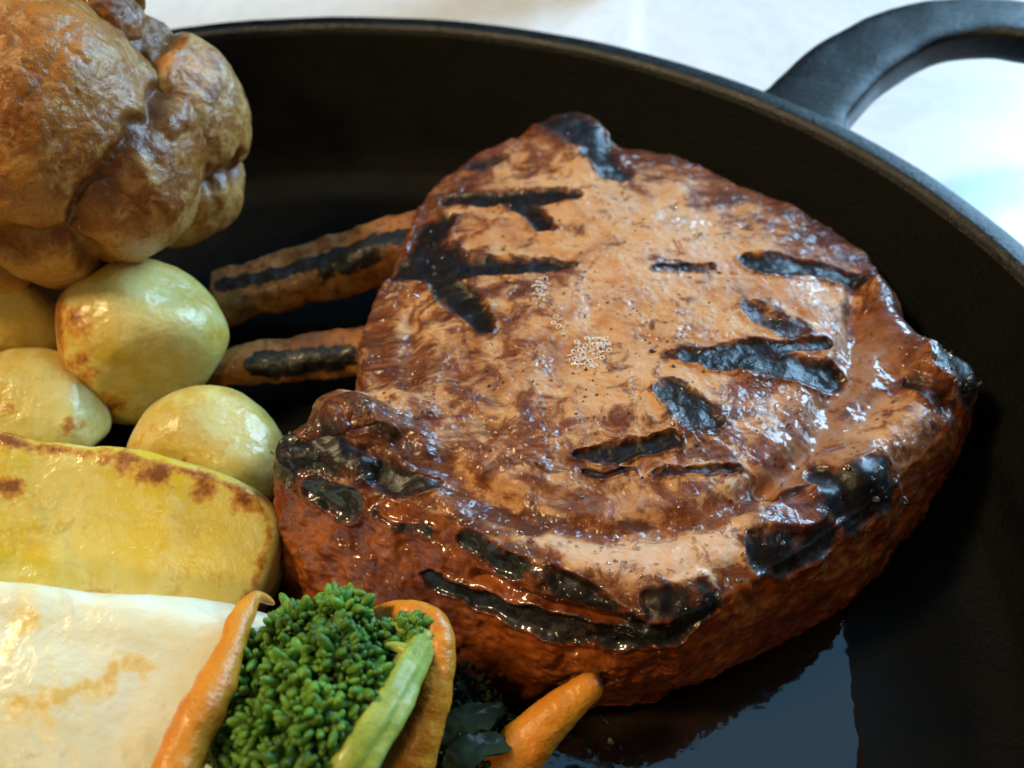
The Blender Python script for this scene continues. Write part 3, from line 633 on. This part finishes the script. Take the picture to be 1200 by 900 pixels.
for (px, py, z, r) in ((398, 726, 3.2, 0.42), (350, 745, 3.1, 0.45), (312, 775, 2.9, 0.42), (440, 758, 3.0, 0.36), (395, 770, 3.5, 0.46), (350, 800, 3.4, 0.46), (300, 822, 2.8, 0.44), (418, 810, 3.4, 0.42), (375, 845, 3.5, 0.46), (320, 862, 3.2, 0.46), (278, 872, 2.6, 0.40),
                       (480, 742, 3.05, 0.22), (496, 752, 2.95, 0.16), (345, 905, 3.3, 0.46), (290, 915, 2.8, 0.42)):
    p0 = at(px, py, z); floret(bro, p0, r * 0.82, 240, (p0 - (bc - (0, 0, 0.8))) / np.linalg.norm(p0 - (bc - (0, 0, 0.8))), BUDM)
v, f, al = tube([at(500, 742, 2.9), at(474, 790, 3.3), at(442, 850, 3.45), at(405, 910, 3.3), at(370, 970, 2.6)], [0.18, 0.23, 0.26, 0.28, 0.30], 120, 64, 0.9, 401, 0.04, 1.5, flute=0.09)
mesh('stalk', v, f, STK, bro)
for pts, rad in (([at(505, 752, 3.1), at(478, 738, 3.15), at(455, 735, 3.1)], [0.12, 0.1, 0.08]), ([at(490, 775, 3.3), at(470, 760, 3.3), at(450, 757, 3.3)], [0.1, 0.08, 0.06])):
    v, f, al = tube(pts, rad, 40, 20, 0.9, 407, 0.03, 2); mesh('branch', v, f, STK, bro)
v, f, al = tube([at(484, 755, 3.0), at(450, 800, 3.4), at(432, 850, 3.5), at(408, 890, 3.5)], [0.04, 0.08, 0.08, 0.06], 60, 20, 0.7, 405, 0.03, 2)
mesh('side_shoot', v, f, STK, bro)
def leaf(pts, wid, mat, parent, seed):
    p = catmull([at(*q) for q in pts], 40); t, s, u = frame_along(p); ww = np.sin(np.linspace(0.12, math.pi, 40)) ** 0.7 * wid
    xs = np.linspace(-1, 1, 13); v = (p[:, None] + s[:, None] * (ww[:, None] * xs)[..., None] + u[:, None] * (0.25 * ww[:, None] * xs ** 2)[..., None]).reshape(-1, 3)
    v += np.stack([fbm(v, 2.2, 3, seed + k) for k in range(3)], 1) * 0.1
    f = grid(13, 40, False); n = normals(v, f); v = np.vstack([v + n * 0.012, v - n * 0.012]); f = np.vstack([f, f[:, ::-1] + len(n)])
    mesh('leaf', v, f, mat, parent)
BUD_SHADE = mat_green('shaded broccoli buds', (0.008, 0.018, 0.004), (0.03, 0.055, 0.01), tone=True)  # darker copy of the buds: shade under the chop put into colour
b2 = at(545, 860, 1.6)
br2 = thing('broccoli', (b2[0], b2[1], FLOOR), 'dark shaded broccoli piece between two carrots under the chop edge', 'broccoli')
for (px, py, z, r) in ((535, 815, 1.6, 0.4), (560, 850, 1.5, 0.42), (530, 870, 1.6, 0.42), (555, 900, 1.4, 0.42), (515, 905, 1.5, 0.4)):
    floret(br2, at(px, py, z), r, 150, np.array([0, -0.5, 0.85]), BUD_SHADE, 0.05)
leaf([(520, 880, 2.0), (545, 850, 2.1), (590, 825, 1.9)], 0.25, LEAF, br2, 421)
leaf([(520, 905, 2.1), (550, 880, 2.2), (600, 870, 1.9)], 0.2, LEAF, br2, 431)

# ------------------------------------------------------------------ juice pooled on the pan floor
edge = [(600, 905), (660, 850), (740, 835), (840, 800), (930, 745), (975, 712), (992, 742), (1002, 790), (1008, 850), (1010, 930), (1000, 1010), (860, 1060), (700, 1040), (600, 980)]
E_ = catmull([at(x, y, FLOOR) for x, y in edge], 200, True); E_ += np.stack([fbm(E_, 1.2, 3, 8), fbm(E_, 1.2, 3, 9), E_[:, 0] * 0], 1) * 0.1
cc = E_.mean(0); rr = np.linspace(0, 1, 30)
v = (cc + (E_[None] - cc) * rr[:, None, None]); v[..., 2] = FLOOR + 0.02 * np.sqrt(np.clip(1 - rr ** 6, 0, 1))[:, None] + 0.004
v = v.reshape(-1, 3); q = grid(200, 30)
if normals(v, q)[3000, 2] < 0: q = q[:, ::-1]
tag(mesh('juice_pool', v, q, mat_gravy()), 'thin shiny dark pool of meat juice on the pan floor below the chop', 'juice')

# ------------------------------------------------------------------ a glass behind the pan
gc = at(690, -30, 0.0)
gl = thing('drinking_glass', (gc[0], gc[1], 0), 'clear drinking glass on the marble table just beyond the far rim', 'glass')
pr = np.array([(0, 0.02), (1.6, 0.02), (1.85, 0.15), (1.95, 0.6), (2.1, 2), (2.5, 6), (2.7, 9), (2.65, 9.05), (2.55, 9), (2.35, 6), (1.9, 2.2), (1.78, 0.8), (1.6, 0.3), (0, 0.22)])
pr = dense(pr, 3); a = np.linspace(0, 2 * math.pi, 72, endpoint=False)
v = np.stack([gc[0] + pr[:, None, 0] * np.cos(a), gc[1] + pr[:, None, 0] * np.sin(a), np.repeat(pr[:, 1:2], 72, 1)], -1).reshape(-1, 3)
mesh('bowl', v, grid(72, len(pr)), NT('clear glass').set(color=(1, 1, 1), rough=0.02, trans=1.0, ior=1.45), gl)
